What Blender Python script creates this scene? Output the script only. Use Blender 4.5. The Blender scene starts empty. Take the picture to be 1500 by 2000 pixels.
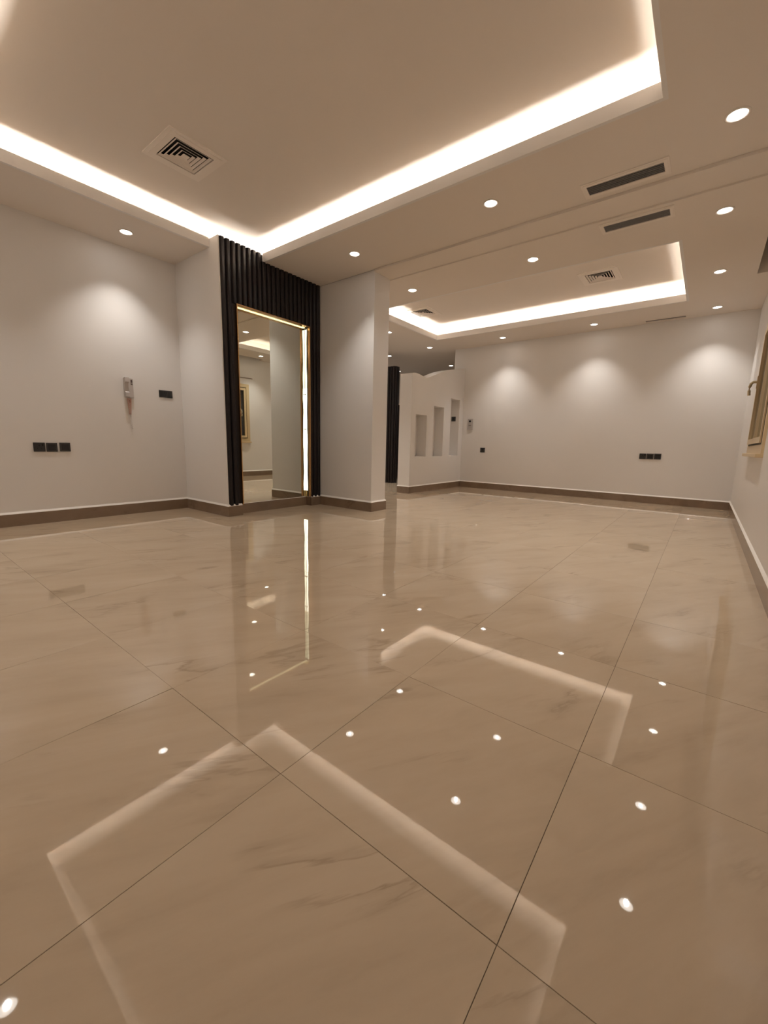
import bpy, bmesh, math, random
from mathutils import Matrix, Vector
random.seed(7)
C = bpy.context.scene.collection
S = bpy.context.scene

# ---------------------------------------------------------------- camera
CAM_H = 0.83
FPX = 799.2
YAW, PITCH, ROLL = -0.6584, -0.1635, 0.0231
fw = Vector((math.sin(YAW)*math.cos(PITCH), math.cos(YAW)*math.cos(PITCH), math.sin(PITCH)))
rt = Vector((math.cos(YAW), -math.sin(YAW), 0)); up = rt.cross(fw)
cr, sr = math.cos(ROLL), math.sin(ROLL)
rt, up = cr*rt + sr*up, -sr*rt + cr*up
cd = bpy.data.cameras.new('camera'); cam = bpy.data.objects.new('camera', cd); C.objects.link(cam)
cd.sensor_fit = 'VERTICAL'; cd.sensor_height = 24.0; cd.lens = FPX/2000*24.0
cd.clip_start = 0.02
M = Matrix((rt, up, -fw)).transposed().to_4x4(); M.translation = Vector((0, 0, CAM_H))
cam.matrix_world = M
S.camera = cam

# ---------------------------------------------------------------- world, exposure
w = bpy.data.worlds.new('world'); S.world = w; w.use_nodes = True
w.node_tree.nodes['Background'].inputs[0].default_value = (0.010, 0.011, 0.014, 1)
w.node_tree.nodes['Background'].inputs[1].default_value = 0.3
S.view_settings.view_transform = 'Standard'; S.view_settings.look = 'None'
S.view_settings.gamma = 1.0; S.view_settings.use_curve_mapping = False
S.view_settings.exposure = 0.38
S.cycles.max_bounces = 10; S.cycles.diffuse_bounces = 7; S.cycles.glossy_bounces = 6
S.cycles.sample_clamp_indirect = 6.0
S.cycles.caustics_reflective = False; S.cycles.caustics_refractive = False
S.cycles.use_denoising = True

SPOT_W = 37.0            # each recessed downlight
RING_E = 7.0             # its glowing reflector
CHIP_E = 150.0           # and the bright LED in the middle
COVE_E = 52.0            # LED strips lying in the ceiling coves
TAPE_E = 2.6             # LED tape beside the mirror
LED_COL = (1.0, 0.955, 0.89)

# ---------------------------------------------------------------- dimensions
H1, HB, H2, HU = 2.785, 2.763, 2.750, 2.980       # soffit, beam, second soffit, tray ceilings
LIP = 0.088
XL, XR = -5.003, 0.36
YF, YB = -0.32, 7.72                              # wall behind the camera, back wall
Y1, Y3, Y4 = 2.483, 3.872, 4.155
XJ = -4.09                                        # front of the fluted panel
XC = -3.206                                       # end of the column
XM = -4.180                                       # mirror plane
T1 = (-4.262, -0.426, 0.645, 3.022)               # tray one
T2 = (-4.162, -0.430, 4.935, 6.850)               # tray two
XN, XNB = -3.995, -4.240                          # niche wall faces
YN = 5.85
XH, YH = -7.0, 11.0                               # hall behind
BBH = 0.113

# ---------------------------------------------------------------- materials
def mat(name, col, rough=0.5, metal=0.0, spec=0.5, emit=None, es=0.0):
    m = bpy.data.materials.new(name); m.use_nodes = True
    b = m.node_tree.nodes['Principled BSDF']
    b.inputs['Base Color'].default_value = (*col, 1); b.inputs['Roughness'].default_value = rough
    b.inputs['Metallic'].default_value = metal; b.inputs['Specular IOR Level'].default_value = spec
    if emit:
        b.inputs['Emission Color'].default_value = (*emit, 1); b.inputs['Emission Strength'].default_value = es
    return m
def noise_mat(name, c1, c2, scale, rough, bump=0.0, bscale=200.0, spec=0.4, detail=4):
    m = mat(name, c1, rough, 0, spec); nt = m.node_tree; b = nt.nodes['Principled BSDF']
    g = nt.nodes.new('ShaderNodeNewGeometry')
    n = nt.nodes.new('ShaderNodeTexNoise'); n.inputs['Scale'].default_value = scale; n.inputs['Detail'].default_value = detail
    nt.links.new(g.outputs['Position'], n.inputs['Vector'])
    r = nt.nodes.new('ShaderNodeMix'); r.data_type = 'RGBA'
    r.inputs[6].default_value = (*c1, 1); r.inputs[7].default_value = (*c2, 1)
    nt.links.new(n.outputs['Fac'], r.inputs[0]); nt.links.new(r.outputs[2], b.inputs['Base Color'])
    if bump:
        n2 = nt.nodes.new('ShaderNodeTexNoise'); n2.inputs['Scale'].default_value = bscale; n2.inputs['Detail'].default_value = 3
        nt.links.new(g.outputs['Position'], n2.inputs['Vector'])
        bp = nt.nodes.new('ShaderNodeBump'); bp.inputs['Strength'].default_value = bump; bp.inputs['Distance'].default_value = 0.002
        nt.links.new(n2.outputs['Fac'], bp.inputs['Height']); nt.links.new(bp.outputs['Normal'], b.inputs['Normal'])
    return m
PAINT = noise_mat('wall_paint', (0.770, 0.748, 0.728), (0.79, 0.77, 0.75), 1.3, 0.42, 0.10, 90)
CEILM = noise_mat('ceiling_paint', (0.76, 0.695, 0.630), (0.78, 0.715, 0.65), 1.0, 0.75, 0.06, 120, 0.2)
WHITE = mat('white_enamel', (0.82, 0.75, 0.68), 0.5)
CAULK = mat('white_caulk', (0.88, 0.85, 0.80), 0.6)
GREYPL = mat('anthracite_plastic', (0.030, 0.027, 0.026), 0.32)
GREYIN = mat('anthracite_insert', (0.020, 0.018, 0.018), 0.25)
BLACK = mat('black_void', (0.006, 0.006, 0.007), 0.8)
GOLD = mat('brushed_gold', (0.62, 0.38, 0.17), 0.22, 1.0)
BRASS = mat('polished_brass', (0.80, 0.66, 0.32), 0.16, 1.0)
DARKREV = mat('dark_reveal', (0.035, 0.022, 0.014), 0.35)
MIRROR = mat('mirror_silver', (0.83, 0.85, 0.78), 0.0, 1.0)
CREAM = mat('cream_window_frame', (0.64, 0.50, 0.30), 0.35)
GROUT = mat('grout', (0.17, 0.115, 0.075), 0.9)
PHONE = mat('grey_white_plastic', (0.52, 0.48, 0.46), 0.4)
PINK = mat('pink_paper', (0.55, 0.34, 0.28), 0.7)
RED = mat('red_print', (0.35, 0.10, 0.07), 0.6)
SHUTTER = noise_mat('outside_shutter', (0.055, 0.053, 0.050), (0.085, 0.080, 0.072), 3.0, 0.7)
GLASS = mat('window_glass', (1, 1, 1), 0.0); GLASS.node_tree.nodes['Principled BSDF'].inputs['Transmission Weight'].default_value = 1.0
LENS = mat('downlight_lens', (0.9, 0.9, 0.9), 0.4, 0, 0.5, (1.0, 0.95, 0.88), RING_E)
CHIP = mat('downlight_led', (0.9, 0.9, 0.9), 0.4, 0, 0.5, (1.0, 0.96, 0.91), CHIP_E)
COVE = mat('cove_led', (0.9, 0.9, 0.9), 0.4, 0, 0.5, LED_COL, COVE_E)
TAPE = mat('mirror_led_tape', (0.9, 0.9, 0.85), 0.4, 0, 0.5, (1.0, 0.95, 0.74), TAPE_E)
TAPE3 = mat('mirror_led_tape_upper', (0.9, 0.9, 0.85), 0.4, 0, 0.5, (1.0, 0.92, 0.60), 1.15)
TAPE2 = mat('mirror_top_led', (0.9, 0.9, 0.85), 0.4, 0, 0.5, (1.0, 0.86, 0.48), 1.3)

def fluted_mat():
    m = mat('dark_wenge', (0.014, 0.009, 0.009), 0.36, 0, 0.35); nt = m.node_tree; b = nt.nodes['Principled BSDF']
    g = nt.nodes.new('ShaderNodeNewGeometry'); mp = nt.nodes.new('ShaderNodeMapping'); mp.inputs['Scale'].default_value = (60, 60, 2.0)
    n = nt.nodes.new('ShaderNodeTexNoise'); n.inputs['Scale'].default_value = 1.0; n.inputs['Detail'].default_value = 5
    nt.links.new(g.outputs['Position'], mp.inputs[0]); nt.links.new(mp.outputs[0], n.inputs['Vector'])
    r = nt.nodes.new('ShaderNodeMix'); r.data_type = 'RGBA'
    r.inputs[6].default_value = (0.007, 0.0045, 0.005, 1); r.inputs[7].default_value = (0.016, 0.010, 0.010, 1)
    nt.links.new(n.outputs['Fac'], r.inputs[0]); nt.links.new(r.outputs[2], b.inputs['Base Color'])
    return m
WENGE = fluted_mat()

def tile_mat(name, base, dark, light, rough, bands=True):
    """polished porcelain with drifting, soft diagonal veins; each tile shifts the pattern"""
    m = mat(name, base, rough, 0, 0.5); nt = m.node_tree; b = nt.nodes['Principled BSDF']; L = nt.links.new
    g = nt.nodes.new('ShaderNodeNewGeometry'); oi = nt.nodes.new('ShaderNodeObjectInfo')
    sc = nt.nodes.new('ShaderNodeVectorMath'); sc.operation = 'SCALE'; sc.inputs[3].default_value = 37.0
    cb = nt.nodes.new('ShaderNodeCombineXYZ'); L(oi.outputs['Random'], cb.inputs[0]); L(oi.outputs['Random'], cb.inputs[2])
    L(cb.outputs[0], sc.inputs[0])
    ad = nt.nodes.new('ShaderNodeVectorMath'); ad.operation = 'ADD'; L(g.outputs['Position'], ad.inputs[0]); L(sc.outputs[0], ad.inputs[1])
    mp = nt.nodes.new('ShaderNodeMapping'); mp.vector_type = 'TEXTURE'
    mp.inputs['Rotation'].default_value = (0, 0, math.radians(58)); mp.inputs['Scale'].default_value = (4.5, 1.0, 1.0)
    L(ad.outputs[0], mp.inputs[0])
    n = nt.nodes.new('ShaderNodeTexNoise'); n.inputs['Scale'].default_value = 5.0; n.inputs['Detail'].default_value = 8
    n.inputs['Roughness'].default_value = 0.62; n.inputs['Distortion'].default_value = 0.35; L(mp.outputs[0], n.inputs['Vector'])
    r = nt.nodes.new('ShaderNodeValToRGB'); e = r.color_ramp.elements
    mix = lambda a, b, t: tuple((1-t)*p+t*q for p, q in zip(a, b)) + (1,)
    e[0].position = 0.26; e[0].color = (*dark, 1); e[1].position = 0.78; e[1].color = (*light, 1)
    k = e.new(0.40); k.color = mix(base, dark, 0.25); k = e.new(0.50); k.color = (*base, 1); k = e.new(0.62); k.color = mix(base, light, 0.35)
    L(n.outputs['Fac'], r.inputs[0])
    # fine darker veins: narrow ridges of a second stretched noise, only in patches
    n2 = nt.nodes.new('ShaderNodeTexNoise'); n2.inputs['Scale'].default_value = 3.2; n2.inputs['Detail'].default_value = 6
    n2.inputs['Roughness'].default_value = 0.6; n2.inputs['Distortion'].default_value = 0.5; L(mp.outputs[0], n2.inputs['Vector'])
    v = nt.nodes.new('ShaderNodeValToRGB'); q = v.color_ramp.elements
    q[0].position = 0.485; q[0].color = (0, 0, 0, 1); q[1].position = 0.56; q[1].color = (0, 0, 0, 1)
    k = q.new(0.505); k.color = (1, 1, 1, 1); k = q.new(0.515); k.color = (0.35, 0.35, 0.35, 1)
    L(n2.outputs['Fac'], v.inputs[0])
    n3 = nt.nodes.new('ShaderNodeTexNoise'); n3.inputs['Scale'].default_value = 2.6; n3.inputs['Detail'].default_value = 2; L(ad.outputs[0], n3.inputs['Vector'])
    pm = nt.nodes.new('ShaderNodeMapRange'); pm.inputs[1].default_value = 0.50; pm.inputs[2].default_value = 0.66; L(n3.outputs['Fac'], pm.inputs[0])
    mu = nt.nodes.new('ShaderNodeMath'); mu.operation = 'MULTIPLY'; L(v.outputs[0], mu.inputs[0]); L(pm.outputs[0], mu.inputs[1])
    mx = nt.nodes.new('ShaderNodeMix'); mx.data_type = 'RGBA'; mx.inputs[7].default_value = mix(dark, (0, 0, 0), 0.10)
    L(mu.outputs[0], mx.inputs[0]); L(r.outputs[0], mx.inputs[6]); L(mx.outputs[2], b.inputs['Base Color'])
    b.inputs['Specular IOR Level'].default_value = 0.62
    return m
TILE = tile_mat('polished_porcelain', (0.520, 0.405, 0.285), (0.430, 0.325, 0.222), (0.570, 0.457, 0.335), 0.020)
SKIRT = tile_mat('skirting_porcelain', (0.22, 0.155, 0.105), (0.18, 0.125, 0.085), (0.26, 0.185, 0.13), 0.18)

# ---------------------------------------------------------------- helpers
def bx(bm, x0, x1, y0, y1, z0, z1):
    v = [bm.verts.new(p) for p in ((x0,y0,z0),(x1,y0,z0),(x1,y1,z0),(x0,y1,z0),(x0,y0,z1),(x1,y0,z1),(x1,y1,z1),(x0,y1,z1))]
    for f in ((3,2,1,0),(4,5,6,7),(0,1,5,4),(1,2,6,5),(2,3,7,6),(3,0,4,7)): bm.faces.new([v[i] for i in f])
def hexa(bm, pts):
    v = [bm.verts.new(p) for p in pts]
    for f in ((3,2,1,0),(4,5,6,7),(0,1,5,4),(1,2,6,5),(2,3,7,6),(3,0,4,7)): bm.faces.new([v[i] for i in f])
def plate(bm, x0, x1, y0, y1, z0, z1, holes=()):
    xs = sorted({x0, x1, *[min(max(h[i], x0), x1) for h in holes for i in (0, 1)]})
    ys = sorted({y0, y1, *[min(max(h[i], y0), y1) for h in holes for i in (2, 3)]})
    for a, b in zip(xs, xs[1:]):
        run = None
        for c, d in list(zip(ys, ys[1:])) + [(None, None)]:
            inside = c is not None and not any(h[0]-1e-6 <= a and b <= h[1]+1e-6 and h[2]-1e-6 <= c and d <= h[3]+1e-6 for h in holes)
            if inside: run = (run[0], d) if run else (c, d)
            elif run: bx(bm, a, b, run[0], run[1], z0, z1); run = None
def tube(bm, pts, r, n=8):
    rings = []
    for i, p in enumerate(pts):
        p = Vector(p); d = (Vector(pts[min(i+1, len(pts)-1)]) - Vector(pts[max(i-1, 0)])).normalized()
        a = d.cross(Vector((0, 0, 1))); a = a.normalized() if a.length > 1e-4 else Vector((1, 0, 0)); b = d.cross(a)
        rings.append([bm.verts.new(p + r*(math.cos(t*2*math.pi/n)*a + math.sin(t*2*math.pi/n)*b)) for t in range(n)])
    for A, B in zip(rings, rings[1:]):
        for i in range(n): bm.faces.new((A[i], A[(i+1) % n], B[(i+1) % n], B[i]))
    bm.faces.new(rings[0][::-1]); bm.faces.new(rings[-1])
def lathe(bm, prof, n=28, cap=False):
    rings = [[bm.verts.new((r*math.cos(2*math.pi*i/n), r*math.sin(2*math.pi*i/n), z)) for i in range(n)] for r, z in prof]
    for A, B in zip(rings, rings[1:]):
        for i in range(n): bm.faces.new((A[i], A[(i+1) % n], B[(i+1) % n], B[i]))
    if cap: bm.faces.new(rings[-1])
def mesh(name, bm, m):
    bmesh.ops.recalc_face_normals(bm, faces=bm.faces)
    me = bpy.data.meshes.new(name); bm.to_mesh(me); bm.free(); me.materials.append(m); return me
def link(name, me, parent=None, loc=None):
    o = bpy.data.objects.new(name, me); C.objects.link(o)
    if parent: o.parent = parent
    if loc: o.location = loc
    return o
def obj(name, bm, m, parent=None, bevel=0.0, smooth=False):
    if bevel:
        bmesh.ops.recalc_face_normals(bm, faces=bm.faces)
        bmesh.ops.bevel(bm, geom=list(bm.edges), offset=bevel, segments=2, profile=0.7, affect='EDGES')
    me = mesh(name, bm, m)
    if smooth:
        for p in me.polygons: p.use_smooth = True
    return link(name, me, parent)
def boxobj(name, b, m, parent=None, bevel=0.0):
    bm = bmesh.new(); bx(bm, *b); return obj(name, bm, m, parent, bevel)
def struct(name, bm, m, label=None):
    o = obj(name, bm, m); o['kind'] = 'structure'
    if label: o['label'] = label
    return o
def sbox(name, boxes, m, label=None):
    bm = bmesh.new()
    for b in boxes: bx(bm, *b)
    return struct(name, bm, m, label)
def thing(name, label, cat, loc=(0,0,0), rz=0.0, group=None):
    o = bpy.data.objects.new(name, None); C.objects.link(o); o.location = loc; o.rotation_euler = (0, 0, rz)
    o.empty_display_size = 0.1; o['label'] = label; o['category'] = cat
    if group: o['group'] = group
    return o

# ================================================================ FLOOR
bm = bmesh.new(); bx(bm, XH-0.2, XR+0.2, YF-0.2, YH+0.2, -0.10, -0.003)
floor = struct('floor', bm, GROUT, 'glossy beige porcelain tile floor over the whole room')
P = 0.5745; GX, GY = -0.181, 0.573
def tile_mesh(w, d):
    bm = bmesh.new(); h = 0.0007; r = 0.0005
    # top face, small eased edge and sides, centred on the tile
    a, b = w/2-h, d/2-h
    top = [bm.verts.new((x, y, 0.0)) for x, y in ((-a+r,-b+r),(a-r,-b+r),(a-r,b-r),(-a+r,b-r))]
    mid = [bm.verts.new((x, y, -r)) for x, y in ((-a,-b),(a,-b),(a,b),(-a,b))]
    low = [bm.verts.new((x, y, -0.006)) for x, y in ((-a,-b),(a,-b),(a,b),(-a,b))]
    bm.faces.new(top)
    for i in range(4):
        j = (i+1) % 4
        bm.faces.new((mid[i], mid[j], top[j], top[i])); bm.faces.new((low[i], low[j], mid[j], mid[i]))
    return mesh('tile', bm, TILE)
cache = {}
def in_wall(x0, x1, y0, y1):
    blocks = [(XL-1, XM-0.02, Y1, Y4), (XL-1, XC, Y3+0.02, Y4-0.01), (XNB, XN, YN, YB), (XNB, XR+1, YB+0.02, YH+1), (XH-1, XL-0.05, YF-1, Y4-0.02)]
    return any(b[0] <= x0+1e-3 and x1-1e-3 <= b[1] and b[2] <= y0+1e-3 and y1-1e-3 <= b[3] for b in blocks)
i0 = math.floor((XH-GX)/P); i1 = math.ceil((XR-GX)/P); j0 = math.floor((YF-GY)/P); j1 = math.ceil((YH-GY)/P)
for i in range(i0, i1):
    for j in range(j0, j1):
        x0, x1 = max(GX+i*P, XH), min(GX+(i+1)*P, XR); y0, y1 = max(GY+j*P, YF), min(GY+(j+1)*P, YH)
        if x1-x0 < 0.01 or y1-y0 < 0.01 or in_wall(x0, x1, y0, y1): continue
        k = (round(x1-x0, 3), round(y1-y0, 3))
        if k not in cache: cache[k] = tile_mesh(*k)
        t = link('tile', cache[k], floor, ((x0+x1)/2, (y0+y1)/2, random.uniform(-0.00015, 0.00015)))
        t.rotation_euler = (random.gauss(0, 0.0007), random.gauss(0, 0.0007), 0)

# ================================================================ CEILINGS
TH = 0.03
V1 = (-0.955, -0.459, 3.632, 3.762)     # grille openings in the soffits
V2 = (-0.942, -0.457, 4.235, 4.362)
V3 = (-0.955, -0.455, 7.530, 7.605)
HA = (0.208, XR, 4.35, 6.25)            # curtain pocket above the window
bm = bmesh.new(); plate(bm, XL, XR, YF, Y3, H1, H1+TH, [(T1[0]-0.026, T1[1]+0.026, T1[2]-0.026, T1[3]+0.026), V1])
struct('ceiling', bm, CEILM, 'lowered beige ceiling border around the near tray')
bm = bmesh.new(); bx(bm, XC, XR, Y3-0.012, Y4, HB, HB+0.05)
struct('trim_1', bm, CEILM, 'shallow painted beam across the ceiling between the two rooms')
bm = bmesh.new(); plate(bm, XNB, XR, Y4, YB, H2, H2+TH, [(XNB-1, T2[1]+0.026, T2[2]-0.026, T2[3]+0.026), V2, V3, HA])
plate(bm, XH, XNB, Y4, YH, H2, H2+TH, [])
bx(bm, XNB, T2[0]-0.026, T2[2]-0.026, T2[3]+0.026, H2, H2+TH)
struct('ceiling', bm, CEILM, 'lowered beige ceiling border around the far tray and over the hall')
COVE_DIM = mat('cove_led_dim', (0.9, 0.9, 0.9), 0.4, 0, 0.5, LED_COL, COVE_E*0.40)
def tray(T, Hs, holes, n, skip=None):
    x0, x1, y0, y1 = T; g = 0.20
    # upper ceiling
    bm = bmesh.new(); plate(bm, x0-g, x1+g, y0-g, y1+g, HU, HU+TH, holes)
    struct('ceiling', bm, CEILM, 'raised flat ceiling panel inside the %s lit tray' % n)
    # cove side walls
    bm = bmesh.new(); a = 0.02
    for b in ((x0-g-a, x0-g, y0-g, y1+g), (x1+g, x1+g+a, y0-g, y1+g), (x0-g-a, x1+g+a, y0-g-a, y0-g), (x0-g-a, x1+g+a, y1+g, y1+g+a)):
        bx(bm, *b, Hs+TH, HU+TH)
    struct('trim_2', bm, CEILM, 'hidden inner walls of the %s cove' % n)
    # lip
    bm = bmesh.new(); t = 0.026
    ymax = Y1 if skip else y1
    xmin = XJ if skip else x0
    bx(bm, x0-t, x0, y0-t, ymax+(0 if skip else t), Hs, Hs+LIP); bx(bm, x1, x1+t, y0-t, y1+t, Hs, Hs+LIP)
    bx(bm, x0, x1, y0-t, y0, Hs, Hs+LIP); bx(bm, xmin-(0.02 if skip else 0), x1, y1, y1+t, Hs, Hs+LIP)
    struct('trim_3', bm, PAINT, 'painted upstand lip around the %s lit tray' % n)
    # strips
    o = thing('led_cove_strip', 'white LED strip glowing along the cove of the %s ceiling tray' % n, 'light strip', ((x0+x1)/2, (y0+y1)/2, Hs+TH))
    s = 0.085; z0, z1 = 0.002, 0.010
    for b, m_ in (((x0-s-0.012, x0-s, y0-s, y1+s), COVE), ((x1+s, x1+s+0.012, y0-s, y1+s), COVE_DIM), ((x0-s, x1+s, y0-s-0.012, y0-s), COVE_DIM), ((x0-s, x1+s, y1+s, y1+s+0.012), COVE)):
        cx, cy = (x0+x1)/2, (y0+y1)/2
        boxobj('led_run', (b[0]-cx, b[1]-cx, b[2]-cy, b[3]-cy, z0, z1), m_, o)
D1 = (-3.42, 1.825); D2 = (-1.312, 6.03); D3 = (-3.93, 6.00)
DO = 0.148
hole = lambda c: (c[0]-DO, c[0]+DO, c[1]-DO, c[1]+DO)
tray(T1, H1, [hole(D1)], 'near', True)
tray(T2, H2, [hole(D2), hole(D3)], 'far')

# ================================================================ WALLS
WT = 0.15
sbox('wall_left', [(XL-WT, XL, YF-WT, Y1+0.3, 0, 3.05)], PAINT)
sbox('wall_front', [(XL, XR, YF-WT, YF, 0, 3.05)], PAINT)
sbox('wall_back', [(XNB, XR, YB, YB+WT, 0, 3.05)], PAINT)
# alcove block: thin returned slice at the front, a body behind the fluted panel, and the column
sbox('wall_alcove', [(XL, XJ-0.012, Y1, Y1+0.012, 0, H1), (T1[0], XJ-0.012, Y1, Y1+0.012, H1, 2.862),
                     (XL, XM-0.012, Y1+0.012, Y4, 0, H1), (T1[0], XM-0.012, Y1+0.012, T1[3], H1, 2.858),
                     (XM-0.012, XC, Y3+0.003, Y4, 0, H1)], PAINT, 'white wall block and column enclosing the fluted mirror alcove')
W = (4.50, 5.865, 0.875, 2.095)   # window opening y0 y1 z0 z1
sbox('wall_right', [(XR, XR+WT, YF-WT, W[0], 0, 3.05), (XR, XR+WT, W[1], YB+WT, 0, 3.05),
                    (XR, XR+WT, W[0], W[1], 0, W[2]), (XR, XR+WT, W[0], W[1], W[3], 3.05)], PAINT)
sbox('wall_hall', [(XH-WT, XH, Y4-WT, YH+WT, 0, 3.05), (XH, XNB, YH, YH+WT, 0, 3.05), (XH, XL, Y4-WT, Y4, 0, 3.05)], PAINT)
# curtain pocket lining
bm = bmesh.new()
bx(bm, HA[0]-0.02, HA[0], HA[2]-0.02, HA[3]+0.02, H2+TH, H2+0.45); bx(bm, HA[0], HA[1], HA[2]-0.02, HA[2], H2+TH, H2+0.45)
bx(bm, HA[0], HA[1], HA[3], HA[3]+0.02, H2+TH, H2+0.45); bx(bm, HA[0]-0.02, HA[1], HA[2]-0.02, HA[3]+0.02, H2+0.45, H2+0.47)
struct('trim_4', bm, CEILM, 'recessed curtain pocket in the ceiling above the window')

# niche wall with a wavy top
wave = [(YN, 2.005), (5.90, 2.006), (6.03, 1.998), (6.20, 1.996), (6.296, 2.009), (6.416, 2.048), (6.563, 2.107), (6.741, 2.171),
        (6.926, 2.223), (7.148, 2.272), (7.395, 2.318), (YB, 2.362)]
wave = [(YN, 2.014), (5.92, 2.026), (5.99, 2.028), (6.06, 2.022), (6.13, 2.012), (6.20, 2.001), (6.27, 1.994), (6.31, 1.996), (6.40, 2.024), (6.50, 2.056),
        (6.62, 2.098), (6.77, 2.151), (6.90, 2.192), (7.05, 2.233), (7.206, 2.268), (7.441, 2.316), (YB, 2.362)]
wave = sorted(set(wave))
def wz(y):
    for (a, b), (c, d) in zip(wave, wave[1:]):
        if a-1e-6 <= y <= c+1e-6: return b + (d-b)*(y-a)/(c-a)
    return wave[-1][1]
niches = [(5.995, 6.350, 0.632, 1.356), (6.582, 6.945, 0.636, 1.541), (7.200, 7.560, 0.640, 1.737)]
ND = 0.190
bm = bmesh.new()
ys = sorted({p[0] for p in wave} | {n[i] for n in niches for i in (0, 1)})
for a, b in zip(ys, ys[1:]):
    def col(x0, x1, z0, z1a, z1b):
        hexa(bm, [(x0,a,z0),(x1,a,z0),(x1,b,z0),(x0,b,z0),(x0,a,z1a),(x1,a,z1a),(x1,b,z1b),(x0,b,z1b)])
    col(XNB, XN-ND, 0, wz(a), wz(b))
    nn = [n for n in niches if n[0]-1e-6 <= a and b <= n[1]+1e-6]
    if nn:
        n = nn[0]; col(XN-ND, XN, 0, n[2], n[2]); col(XN-ND, XN, n[3], wz(a), wz(b))
    else: col(XN-ND, XN, 0, wz(a), wz(b))
bmesh.ops.remove_doubles(bm, verts=bm.verts, dist=1e-5)
struct('wall_niche', bm, PAINT, 'low white partition wall with a wavy top and three tall niches')

# ---------------------------------------------------------------- baseboards: porcelain strip, pale top edge
def skirting(name, segs, label=None):
    """segs: (x0,y0,x1,y1,nx,ny): the strip's back runs on the wall line, (nx,ny) points into the room"""
    bm = bmesh.new(); bt = bmesh.new(); t = 0.013
    for x0, y0, x1, y1, nx, ny in segs:
        X0, X1 = sorted((x0, x1)); Y0, Y1_ = sorted((y0, y1))
        if nx: X0, X1 = (X0, X0+t) if nx > 0 else (X0-t, X0)
        else: Y0, Y1_ = (Y0, Y0+t) if ny > 0 else (Y0-t, Y0)
        bx(bm, X0, X1, Y0, Y1_, 0.0, BBH); 
        za, zb = BBH, BBH+0.020; zz = lambda x, y: zb if ((nx > 0 and x == X0) or (nx < 0 and x == X1) or (ny > 0 and y == Y0) or (ny < 0 and y == Y1_)) else za+0.003
        hexa(bt, [(X0,Y0,za),(X1,Y0,za),(X1,Y1_,za),(X0,Y1_,za),(X0,Y0,zz(X0,Y0)),(X1,Y0,zz(X1,Y0)),(X1,Y1_,zz(X1,Y1_)),(X0,Y1_,zz(X0,Y1_))])
    o = struct(name, bm, SKIRT, label); obj('caulk_line', bt, CAULK, o); return o
e = 0.011
skirting('baseboard_left', [(XL, YF, XL, Y1, 1, 0)])
skirting('baseboard_alcove', [(XL+e, Y1, XJ+e, Y1, 0, -1), (XJ-0.012, Y1, XJ-0.012, 2.655, 1, 0), (XM-0.011, 2.655, XM-0.011, 3.69, 1, 0),
          (XJ-0.012, 3.69, XJ-0.012, Y3-e, 1, 0), (XM, 3.69, XJ-0.001, 3.69, 0, 1),
          (XJ-0.012, Y3+0.003, XC+e, Y3+0.003, 0, -1), (XC, Y3, XC, Y4+e, 1, 0)])
skirting('baseboard_niche', [(XNB, YN, XN+e, YN, 0, -1), (XN, YN, XN, YB-e, 1, 0)])
skirting('baseboard_back', [(XN, YB, XR, YB, 0, -1)])
skirting('baseboard_right', [(XR, YF, XR, YB-e, -1, 0)])
skirting('baseboard_hall', [(XH, Y4, XH, YH, 1, 0), (XH, YH, XNB, YH, 0, -1)])

# ================================================================ WINDOW in the right wall (room side is -x)
y0, y1, z0, z1 = W
bm = bmesh.new(); k = 0.055                            # flat casing on the wall
plate(bm, y0-k, y1+k, z0-k, z1+k, 0, 0.018, [(y0+0.02, y1-0.02, z0+0.02, z1-0.02)])
for v in bm.verts: v.co = Vector((XR-v.co.z, v.co.x, v.co.y))
win = struct('window_1', bm, CREAM, 'cream framed window in the right wall beside the far corner')
def ring(name, a0, a1, b0, b1, wd, xa, xb, m, parent):
    bm = bmesh.new(); plate(bm, a0, a1, b0, b1, 0, 1, [(a0+wd, a1-wd, b0+wd, b1-wd)])
    for v in bm.verts: v.co = Vector((xa+(xb-xa)*v.co.z, v.co.x, v.co.y))
    return obj(name, bm, m, parent)
ring('window_frame', y0, y1, z0, z1, 0.045, XR-0.005, XR+0.075, CREAM, win)
ym = (y0+y1)/2
for a, b in ((y0+0.04, ym+0.02), (ym-0.02, y1-0.04)):
    s = ring('sash', a, b, z0+0.04, z1-0.04, 0.05, XR-0.030, XR+0.02, CREAM, win)
    boxobj('pane', (XR-0.008, XR-0.003, a+0.045, b-0.045, z0+0.085, z1-0.085), GLASS, s)
boxobj('window_sill', (XR-0.050, XR, y0-0.07, y1+0.07, z0-0.080, z0-0.050), CREAM, win, 0.004)
boxobj('shutter', (XR+0.085, XR+0.10, y0, y1, z0, z1), SHUTTER, win)
yh = y1-0.20
bm = bmesh.new(); bx(bm, XR-0.042, XR-0.030, yh-0.016, yh+0.016, 1.47, 1.59)
tube(bm, [(XR-0.04, yh, 1.535), (XR-0.066, yh, 1.536), (XR-0.082, yh, 1.522), (XR-0.090, yh, 1.49), (XR-0.090, yh, 1.45), (XR-0.086, yh, 1.405)], 0.013)
obj('window_handle', bm, CREAM, win)
ring('sash_gap', y0+0.030, y1-0.030, z0+0.030, z1-0.030, 0.012, XR-0.020, XR-0.0045, BLACK, win)  # black ring standing in for the shaded gap between sash and frame
o = boxobj('curtain_rail', (XR-0.014, XR, 4.45, 6.03, 2.288, 2.300), GROUT)
o['label'] = 'thin dark rail line on the right wall above the window, seen in the mirror'; o['category'] = 'rail'

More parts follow.
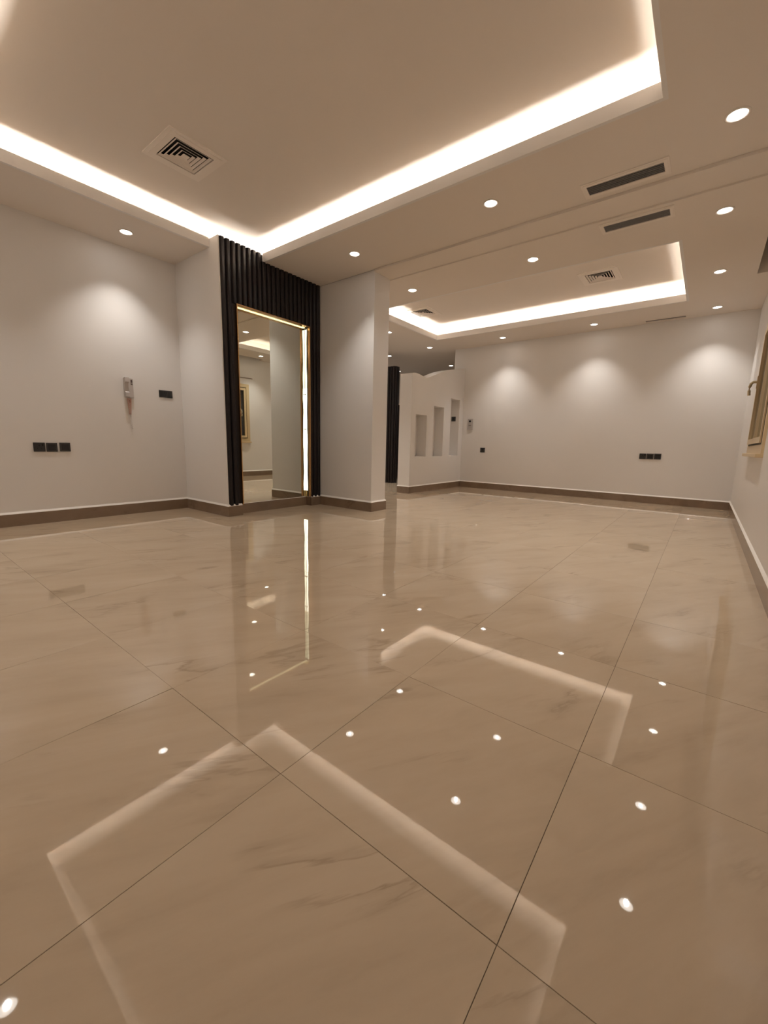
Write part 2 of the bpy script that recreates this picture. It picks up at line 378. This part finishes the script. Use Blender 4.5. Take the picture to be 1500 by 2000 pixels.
# ================================================================ FLUTED PANEL around the mirror
PITCHY = 0.0630
panel = thing('fluted_wall_panel', 'dark wenge fluted panel cladding the alcove wall around the tall mirror', 'wall panel', (XJ, (Y1+Y3)/2, 0.117))
bx0, bz0 = XJ, 0.117
def local(p, o): return (p[0]-o.location.x, p[1]-o.location.x, p[2]-o.location.y, p[3]-o.location.y, p[4]-o.location.z, p[5]-o.location.z)
YO0, YO1, ZO1 = 2.662, 3.690, 2.262
XB0, XB1 = XM-0.011, XJ-0.022
for b in ((XB0, XB1, Y1+0.013, YO0, 0.117, 2.857), (XB0, XB1, YO1, Y3+0.002, 0.117, H1), (XB0, XB1, YO0, T1[3], ZO1, 2.857), (XB0, XB1, T1[3], YO1, ZO1, H1)):
    boxobj('backing_board', local(b, panel), WENGE, panel)
def flute(h, w=0.063):
    bm = bmesh.new(); d = 0.022; g = 0.004
    prof = [(-w/2+g, 0), (-w/2+g, d*0.25), (-0.019, d*0.80), (-0.012, d), (0.012, d), (0.019, d*0.80), (w/2-g, d*0.25), (w/2-g, 0)]
    lo = [bm.verts.new((x, y, 0)) for y, x in prof]; hi = [bm.verts.new((x, y, h)) for y, x in prof]
    n = len(prof)
    for i in range(n): bm.faces.new((lo[i], lo[(i+1) % n], hi[(i+1) % n], hi[i]))
    bm.faces.new(lo[::-1]); bm.faces.new(hi)
    return mesh('slat', bm, WENGE)
fc = {}
n = int(round((Y3-Y1-0.013)/PITCHY))
pit = (Y3-Y1-0.013)/n
for i in range(n):
    yc = Y1+0.013+(i+0.5)*pit
    top = 2.860 if yc < T1[3] else H1
    over = YO0 < yc+pit/2-0.012 and yc-pit/2+0.012 < YO1
    bot = ZO1 if over else 0.117
    key = (round(top-bot, 3))
    if key not in fc: fc[key] = flute(top-bot, pit)
    link('slat', fc[key], panel, (XB1-panel.location.x, yc-panel.location.y, bot-panel.location.z))

# ================================================================ MIRROR with backlit reveal
mir = thing('wall_mirror', 'tall rectangular mirror recessed in the fluted panel, gold edged and backlit', 'mirror', (XM, (YO0+YO1)/2, 0.117))
boxobj('mirror_glass', local((XM-0.009, XM, YO0+0.002, YO1-0.02, 0.118, ZO1-0.006), mir), MIRROR, mir)
for b in ((XJ-0.034, XJ+0.002, YO0, YO0+0.010, 0.118, ZO1), (XJ-0.034, XJ+0.002, YO1-0.010, YO1, 0.118, ZO1), (XJ-0.034, XJ+0.002, YO0+0.010, YO1-0.010, ZO1-0.010, ZO1)):
    boxobj('gold_trim', local(b, mir), GOLD, mir)
boxobj('reveal', local((XM, XJ-0.034, YO1-0.010, YO1, 0.118, ZO1), mir), DARKREV, mir)
boxobj('reveal', local((XM, XJ-0.034, YO0, YO0+0.008, 0.118, ZO1), mir), DARKREV, mir)
boxobj('reveal', local((XM, XJ-0.034, YO0+0.008, YO1-0.010, ZO1-0.008, ZO1), mir), BRASS, mir)['label'] = 'polished brass top lining'
def tape(za, zb, m, lab):
    bm = bmesh.new(); N = 40; L1, L2 = [], []
    for i in range(N+1):
        z = za + (zb-za)*i/N
        wv = 0.0035*math.sin(z*9.1)+0.0020*math.sin(z*23+1); yy = YO1-0.014+0.001*math.sin(z*17)
        L1.append(bm.verts.new((XM+0.002-mir.location.x, yy-mir.location.y, z-mir.location.z)))
        L2.append(bm.verts.new((XM+0.036+wv-mir.location.x, yy+0.0005-mir.location.y, z-mir.location.z)))
    for i in range(N): bm.faces.new((L1[i], L2[i], L2[i+1], L1[i+1]))
    bmesh.ops.solidify(bm, geom=list(bm.faces), thickness=0.0015)
    obj('led_tape', bm, m, mir)['label'] = lab
tape(0.20, 1.52, TAPE, 'bright lower run of the glowing LED tape')
tape(1.522, ZO1-0.03, TAPE3, 'yellower upper run of the LED tape')
boxobj('led_tape', local((XM+0.003, XM+0.018, YO0+0.012, YO1-0.02, ZO1-0.0115, ZO1-0.0085), mir), TAPE2, mir)['label'] = 'dim yellowish LED tape along the top'
for z in (1.443, 1.004): boxobj('clip', local((XM+0.010, XM+0.022, YO1-0.021, YO1-0.0135, z-0.008, z+0.008), mir), BLACK, mir)
boxobj('end_cap', local((XM+0.001, XM+0.034, YO1-0.018, YO1-0.0105, 0.120, 0.198), mir), BRASS, mir)

# ================================================================ DOWNLIGHTS
bm = bmesh.new(); lathe(bm, [(0.062, 0.0), (0.063, -0.003), (0.058, -0.006), (0.050, -0.005), (0.047, -0.001), (0.047, 0.0)])
RING = mesh('trim_ring', bm, WHITE)
for p in RING.polygons: p.use_smooth = True
bm = bmesh.new(); lathe(bm, [(0.047, -0.001), (0.040, -0.003), (0.014, -0.0045)], 28)
LENSM = mesh('reflector', bm, LENS)
bm = bmesh.new(); lathe(bm, [(0.014, -0.0045), (0.011, -0.0060), (0.003, -0.0068)], 24, True)
CHIPM = mesh('led', bm, CHIP)
for m_ in (LENSM, CHIPM):
    for p in m_.polygons: p.use_smooth = True
ld = bpy.data.lights.new('lamp', 'SPOT'); ld.energy = SPOT_W; ld.spot_size = math.radians(95); ld.spot_blend = 1.0
ld.shadow_soft_size = 0.016; ld.color = (1.0, 0.955, 0.90)
def downlight(x, y, z, label, k=1.0, group='recessed round ceiling downlights'):
    t = thing('downlight', label, 'downlight', (x, y, z), 0, group)
    link('trim_ring', RING, t); link('reflector', LENSM, t); link('led', CHIPM, t)
    l = bpy.data.objects.new('lamp', ld); C.objects.link(l); l.parent = t; l.location = (0, 0, -0.026)
    return t
lights = [
 (-4.640, 1.850, H1, 'round white downlight in the left ceiling border above the wall phone'),
 (-3.135, 3.450, H1, 'round white downlight in front of the white column beside the fluted panel'),
 (-1.620, 3.418, H1, 'round white downlight under the near tray edge, halfway along, left of the air grilles'),
 (-0.088, 3.412, H1, 'large bright downlight at the upper right, nearest the camera, before the beam'),
 (-3.150, 4.550, H2, 'round downlight just behind the beam, beside the top of the white column'),
 (-1.645, 4.540, H2, 'round downlight behind the beam, between column and air grille, before the far tray'),
 (-0.110, 4.530, H2, 'bright downlight behind the beam to the right of the second air grille'),
 (-0.112, 5.955, H2, 'downlight right of the middle of the far tray'),
 (-0.111, 7.350, H2, 'downlight in the far right corner of the ceiling by the back wall'),
 (-1.612, 7.320, H2, 'downlight over the middle of the back wall, beyond the far tray'),
 (-3.090, 7.325, H2, 'downlight over the left part of the back wall, beyond the far tray corner'),
 (-4.575, 7.275, H2, 'small downlight left of the far tray corner, above the end of the back wall'),
 (-4.580, 5.940, H2, 'small downlight just right of the column, upper of two at its edge'),
 (-5.735, 7.470, H2, 'small hall downlight just right of the column, above the dark slatted panel'),
 (-5.120, 9.140, H2, 'small distant hall downlight above the crest of the wavy partition'),
 (-6.670, 9.120, H2, 'tiny distant hall downlight between dark slatted panel and wavy partition'),
]
for x, y, z, l in lights: downlight(x, y, z, l)
for x, y, z, l in [(-3.10, 0.20, H1, 'downlight whose reflection glints at the lower left of the floor'),
                   (-1.60, 0.20, H1, 'downlight overhead behind the camera, middle of its row'),
                   (-0.09, 1.85, H1, 'downlight overhead on the right, above the picture'),
                   (-4.65, 0.20, H1, 'downlight in the near left corner, outside the picture'),
                   (-4.58, 4.60, H2, 'downlight hidden behind the white column'),
                   (-5.90, 5.60, H2, 'unseen downlight added to brighten the hall, behind the alcove, farther one'),  # from here down: unseen lamps added to lift the dark hall ceiling
                   (-5.90, 4.70, H2, 'unseen downlight added to brighten the hall, behind the alcove, nearer one'),
                   (-5.90, 6.50, H2, 'unseen downlight added to brighten the hall, behind the column, next to the slatted screen'),
                   (-6.70, 5.60, H2, 'unseen downlight added to brighten the hall, behind the alcove, by the far hall wall')]:
    downlight(x, y, z, l)

# ================================================================ SQUARE DIFFUSERS
def frus(bm, b, t, z0, z1, th=0.0035):
    """open square frustum shell: bottom half-size b at z0, top half-size t at z1"""
    def ringv(s, z): return [bm.verts.new((sx*s, sy*s, z)) for sx, sy in ((-1,-1),(1,-1),(1,1),(-1,1))]
    A, B, Cc, D = ringv(b, z0), ringv(t, z1), ringv(t-th, z1), ringv(b-th, z0)
    for i in range(4):
        j = (i+1) % 4
        bm.faces.new((A[i], A[j], B[j], B[i])); bm.faces.new((B[i], B[j], Cc[j], Cc[i]))
        bm.faces.new((Cc[i], Cc[j], D[j], D[i])); bm.faces.new((D[i], D[j], A[j], A[i]))
def diffuser_meshes():
    out = []
    bm = bmesh.new(); h = 0.221; i = 0.150
    plate(bm, -h, h, -h, h, -0.007, 0.0, [(-i, i, -i, i)])
    plate(bm, -h+0.028, h-0.028, -h+0.028, h-0.028, -0.010, -0.007, [(-i, i, -i, i)])
    out.append(('frame', mesh('frame', bm, WHITE)))
    bm = bmesh.new(); bx(bm, -DO, DO, -DO, DO, 0.075, 0.08)
    for a in ((-DO, -DO+0.002, -DO, DO), (DO-0.002, DO, -DO, DO), (-DO, DO, -DO, -DO+0.002), (-DO, DO, DO-0.002, DO)): bx(bm, *a, 0.0, 0.075)
    out.append(('duct', mesh('duct', bm, BLACK)))
    for b in (0.141, 0.112, 0.083, 0.054):
        bm = bmesh.new(); frus(bm, b, b-0.013, -0.008, 0.001, 0.004); out.append(('vane', mesh('vane', bm, WHITE)))
    bm = bmesh.new(); hexa(bm, [(-.026,-.026,-.008),(.026,-.026,-.008),(.026,.026,-.008),(-.026,.026,-.008),(-.010,-.010,.004),(.010,-.010,.004),(.010,.010,.004),(-.010,.010,.004)])
    out.append(('centre_plate', mesh('centre_plate', bm, WHITE)))
    return out
DM = diffuser_meshes()
for (x, y), l in ((D1, 'large square four-way air diffuser in the near raised ceiling'),
                  (D2, 'square four-way air diffuser on the right of the far raised ceiling'),
                  (D3, 'square four-way air diffuser at the left end of the far tray beside the column')):
    t = thing('air_diffuser', l, 'air vent', (x, y, HU), 0, 'square ceiling air diffusers')
    for nm, me in DM: link(nm, me, t)

# ================================================================ LINEAR GRILLES
def grille(V, z, mx, my, nb, label, tabs=True):
    x0, x1, y0, y1 = V; cx, cy = (x0+x1)/2, (y0+y1)/2; a, b = (x1-x0)/2, (y1-y0)/2
    t = thing('air_grille', label, 'air vent', (cx, cy, z), 0, 'slotted ceiling air grilles')
    bm = bmesh.new(); plate(bm, -a-mx, a+mx, -b-my, b+my, -0.005, 0.0, [(-a+0.004, a-0.004, -b+0.004, b-0.004)])
    plate(bm, -a-mx*0.6, a+mx*0.6, -b-my*0.6, b+my*0.6, -0.0075, -0.005, [(-a+0.004, a-0.004, -b+0.004, b-0.004)])
    obj('frame', bm, WHITE, t)
    bm = bmesh.new(); bx(bm, -a, a, -b, b, 0.060, 0.064)
    for q in ((-a, -a+0.002, -b, b), (a-0.002, a, -b, b), (-a, a, -b, -b+0.002), (-a, a, b-0.002, b)): bx(bm, *q, 0, 0.06)
    obj('duct', bm, BLACK, t)
    step = 2*b/(nb+1); bl = None
    for i in range(nb):
        if bl is None:
            bm = bmesh.new(); hexa(bm, [(-a+.003,-.002,-.004),(a-.003,-.002,-.004),(a-.003,.0015,-.004),(-a+.003,.0015,-.004),
                                        (-a+.003,-.0005,.004),(a-.003,-.0005,.004),(a-.003,.002,.004),(-a+.003,.002,.004)])
            bl = mesh('blade', bm, mat('grille_blade', (0.36, 0.34, 0.33), 0.4))
        link('blade', bl, t, (0, -b+(i+1)*step, 0))
    if tabs:
        for sx in (-0.86, 0.80):
            for sy in (-1, 1):
                boxobj('fixing_clip', (sx*a-0.022, sx*a+0.022, sy*(b+my*0.35)-0.006, sy*(b+my*0.35)+0.006, -0.009, -0.0075), WHITE, t)
    return t
grille(V1, H1, 0.030, 0.040, 5, 'long slotted air grille before the beam, upper of the pair')
grille(V2, H2, 0.028, 0.034, 6, 'long slotted air grille behind the beam, lower of the pair')
grille(V3, H2, 0.010, 0.010, 2, 'thin slotted air grille at the top of the back wall, beyond the far tray', False)

# ================================================================ WALL PLATES
def plate_thing(name, label, cat, x, y, z, rz, w, h, kind, group=None):
    """faces local +x"""
    t = thing(name, label, cat, (x, y, z-h/2), rz, group)
    boxobj('faceplate', (0.0, 0.009, -w/2, w/2, 0, h), GREYPL, t, 0.0016)
    if kind == 'socket':
        bm = bmesh.new()
        for a, b, c, d in ((-0.005, 0.005, 0.052, 0.064), (-0.019, -0.011, 0.030, 0.036), (0.011, 0.019, 0.030, 0.036)): bx(bm, 0.0088, 0.0098, a, b, c, d)
        obj('pin_holes', bm, BLACK, t)
        boxobj('switch_rocker', (0.009, 0.011, w/2-0.024, w/2-0.012, h*0.62, h*0.86), GREYIN, t, 0.0004)
    elif kind == 'blank':
        boxobj('insert', (0.009, 0.0098, -w*0.34, w*0.34, h*0.18, h*0.82), GREYIN, t, 0.0003)
    elif kind == 'switch':
        for s in (-1, 0, 1): boxobj('rocker', (0.009, 0.0115, s*w*0.30-w*0.13, s*w*0.30+w*0.13, h*0.14, h*0.86), GREYIN, t, 0.0006)
    elif kind == 'knob':
        bm = bmesh.new(); lathe(bm, [(0.026, 0.0), (0.026, 0.004), (0.020, 0.010), (0.004, 0.011)], 20, True)
        bm.transform(Matrix.Translation((0.009, 0, h/2)) @ Matrix.Rotation(math.pi/2, 4, 'Y')); obj('outlet', bm, GREYIN, t)
    return t
G = 'square anthracite wall plates'
plate_thing('wall_socket', 'anthracite socket plate with pin holes, leftmost of three on the left wall', 'socket', XL, 1.091, 0.731, 0, 0.088, 0.086, 'socket', G)
plate_thing('wall_socket', 'plain anthracite plate, middle of three on the left wall', 'socket', XL, 1.187, 0.730, 0, 0.086, 0.086, 'blank', G)
plate_thing('wall_socket', 'plain anthracite plate, right of three on the left wall, nearest the corner', 'socket', XL, 1.291, 0.733, 0, 0.086, 0.086, 'blank', G)
plate_thing('light_switch', 'wide anthracite light switch on the left wall, right of the phone', 'switch', XL, 2.294, 1.345, 0, 0.148, 0.080, 'switch')
R = -math.pi/2
plate_thing('wall_socket', 'anthracite plate, leftmost of three on the back wall', 'socket', -0.790, YB, 0.738, R, 0.092, 0.088, 'socket', G)
plate_thing('wall_socket', 'anthracite plate, middle of three on the back wall', 'socket', -0.692, YB, 0.739, R, 0.092, 0.088, 'blank', G)
plate_thing('wall_socket', 'anthracite plate, rightmost of three on the back wall', 'socket', -0.592, YB, 0.741, R, 0.092, 0.088, 'blank', G)
plate_thing('wall_socket', 'single dark socket low on the back wall beside the niche wall', 'socket', -3.522, YB, 0.765, R, 0.096, 0.092, 'knob', G)
plate_thing('wall_socket', 'single dark socket inside the tallest wall niche, on its side', 'socket', -4.118, 7.560, 1.370, R, 0.092, 0.092, 'knob', G)

# thermostat on the back wall
t = thing('thermostat', 'small white thermostat with a dark knob on the back wall beside the niches', 'thermostat', (-3.815, YB, 1.165), R)
boxobj('case', (0, 0.022, -0.055, 0.055, 0, 0.21), PHONE, t, 0.004)
bm = bmesh.new(); lathe(bm, [(0.020, 0), (0.020, 0.008), (0.014, 0.013), (0.003, 0.014)], 18, True)
bm.transform(Matrix.Translation((0.022, -0.005, 0.165)) @ Matrix.Rotation(math.pi/2, 4, 'Y')); obj('dial', bm, BLACK, t)
boxobj('slide', (0.022, 0.026, -0.030, 0.020, 0.075, 0.087), mat('grey_slide', (0.16, 0.15, 0.14), 0.4), t)

# intercom phone on the left wall
t = thing('intercom_phone', 'grey-white wall intercom handset phone on the left wall', 'phone', (XL, 1.898, 1.268))
boxobj('base', (0, 0.030, -0.040, 0.046, 0, 0.200), PHONE, t, 0.004)
bm = bmesh.new()
prof = [(0.030, 0.0), (0.058, 0.004), (0.058, 0.048), (0.040, 0.060), (0.040, 0.146), (0.062, 0.158), (0.062, 0.204), (0.030, 0.208)]
lo = [bm.verts.new((x, -0.042, z)) for x, z in prof]; hi = [bm.verts.new((x, -0.002, z)) for x, z in prof]
for i in range(len(prof)): bm.faces.new((lo[i], lo[(i+1) % len(prof)], hi[(i+1) % len(prof)], hi[i]))
bm.faces.new(lo[::-1]); bm.faces.new(hi); obj('handset', bm, PHONE, t, 0.003)
boxobj('button', (0.030, 0.034, 0.022, 0.038, 0.158, 0.186), mat('dark_buttons', (0.10, 0.07, 0.065), 0.4), t, 0.001)
boxobj('button', (0.030, 0.034, 0.022, 0.038, 0.136, 0.146), bpy.data.materials['dark_buttons'], t, 0.001)
bm = bmesh.new(); pts = []
for i in range(90):
    a = i/89; pts.append((0.020+0.006*math.cos(i*1.1), -0.004+0.006*math.sin(i*1.1)+0.016*a, -0.02-0.315*a))
tube(bm, [(0.02, -0.005, 0.004)]+pts[:], 0.0016, 5); obj('coiled_cord', bm, PHONE, t)
t = thing('paper_tag', 'pinkish paper tag with red print hanging under the wall phone', 'tag', (XL, 1.900, 1.090))
bm = bmesh.new()
hexa(bm, [(0.004,-0.004,0),(0.010,-0.004,0),(0.010,0.014,0),(0.004,0.014,0),(0.004,-0.020,0.170),(0.010,-0.020,0.170),(0.010,0.024,0.170),(0.004,0.024,0.170)])
obj('card', bm, PINK, t, 0.001)
boxobj('print_mark', (0.010, 0.0112, 0.002, 0.010, 0.125, 0.150), RED, t); boxobj('print_mark', (0.010, 0.0112, 0.004, 0.012, 0.004, 0.010), RED, t)

# ================================================================ HALL: dark slatted panel and low block
t = thing('slatted_screen', 'dark slatted screen panel standing in the hall behind the column', 'wall panel', (-5.36, 7.20, 0))
boxobj('core', (-0.70, 0.0, 0.0, 0.16, 0.0, 2.46), WENGE, t)
ff = flute(2.46)
for i in range(11):
    s = link('slat', ff, t, (-0.70+0.032+i*0.0635, 0.0, 0)); s.rotation_euler = (0, 0, -math.pi/2)
for i in range(2): link('slat', ff, t, (0.0, 0.042+i*0.068, 0))
t = thing('low_cabinet', 'dark low block with pale top edge behind the slatted screen', 'cabinet', (-5.75, 8.3, 0))
boxobj('body', (-0.5, 0.28, 0, 0.4, 0, 1.79), WENGE, t); boxobj('top_edge', (-0.51, 0.29, -0.01, 0.41, 1.79, 1.815), WHITE, t)
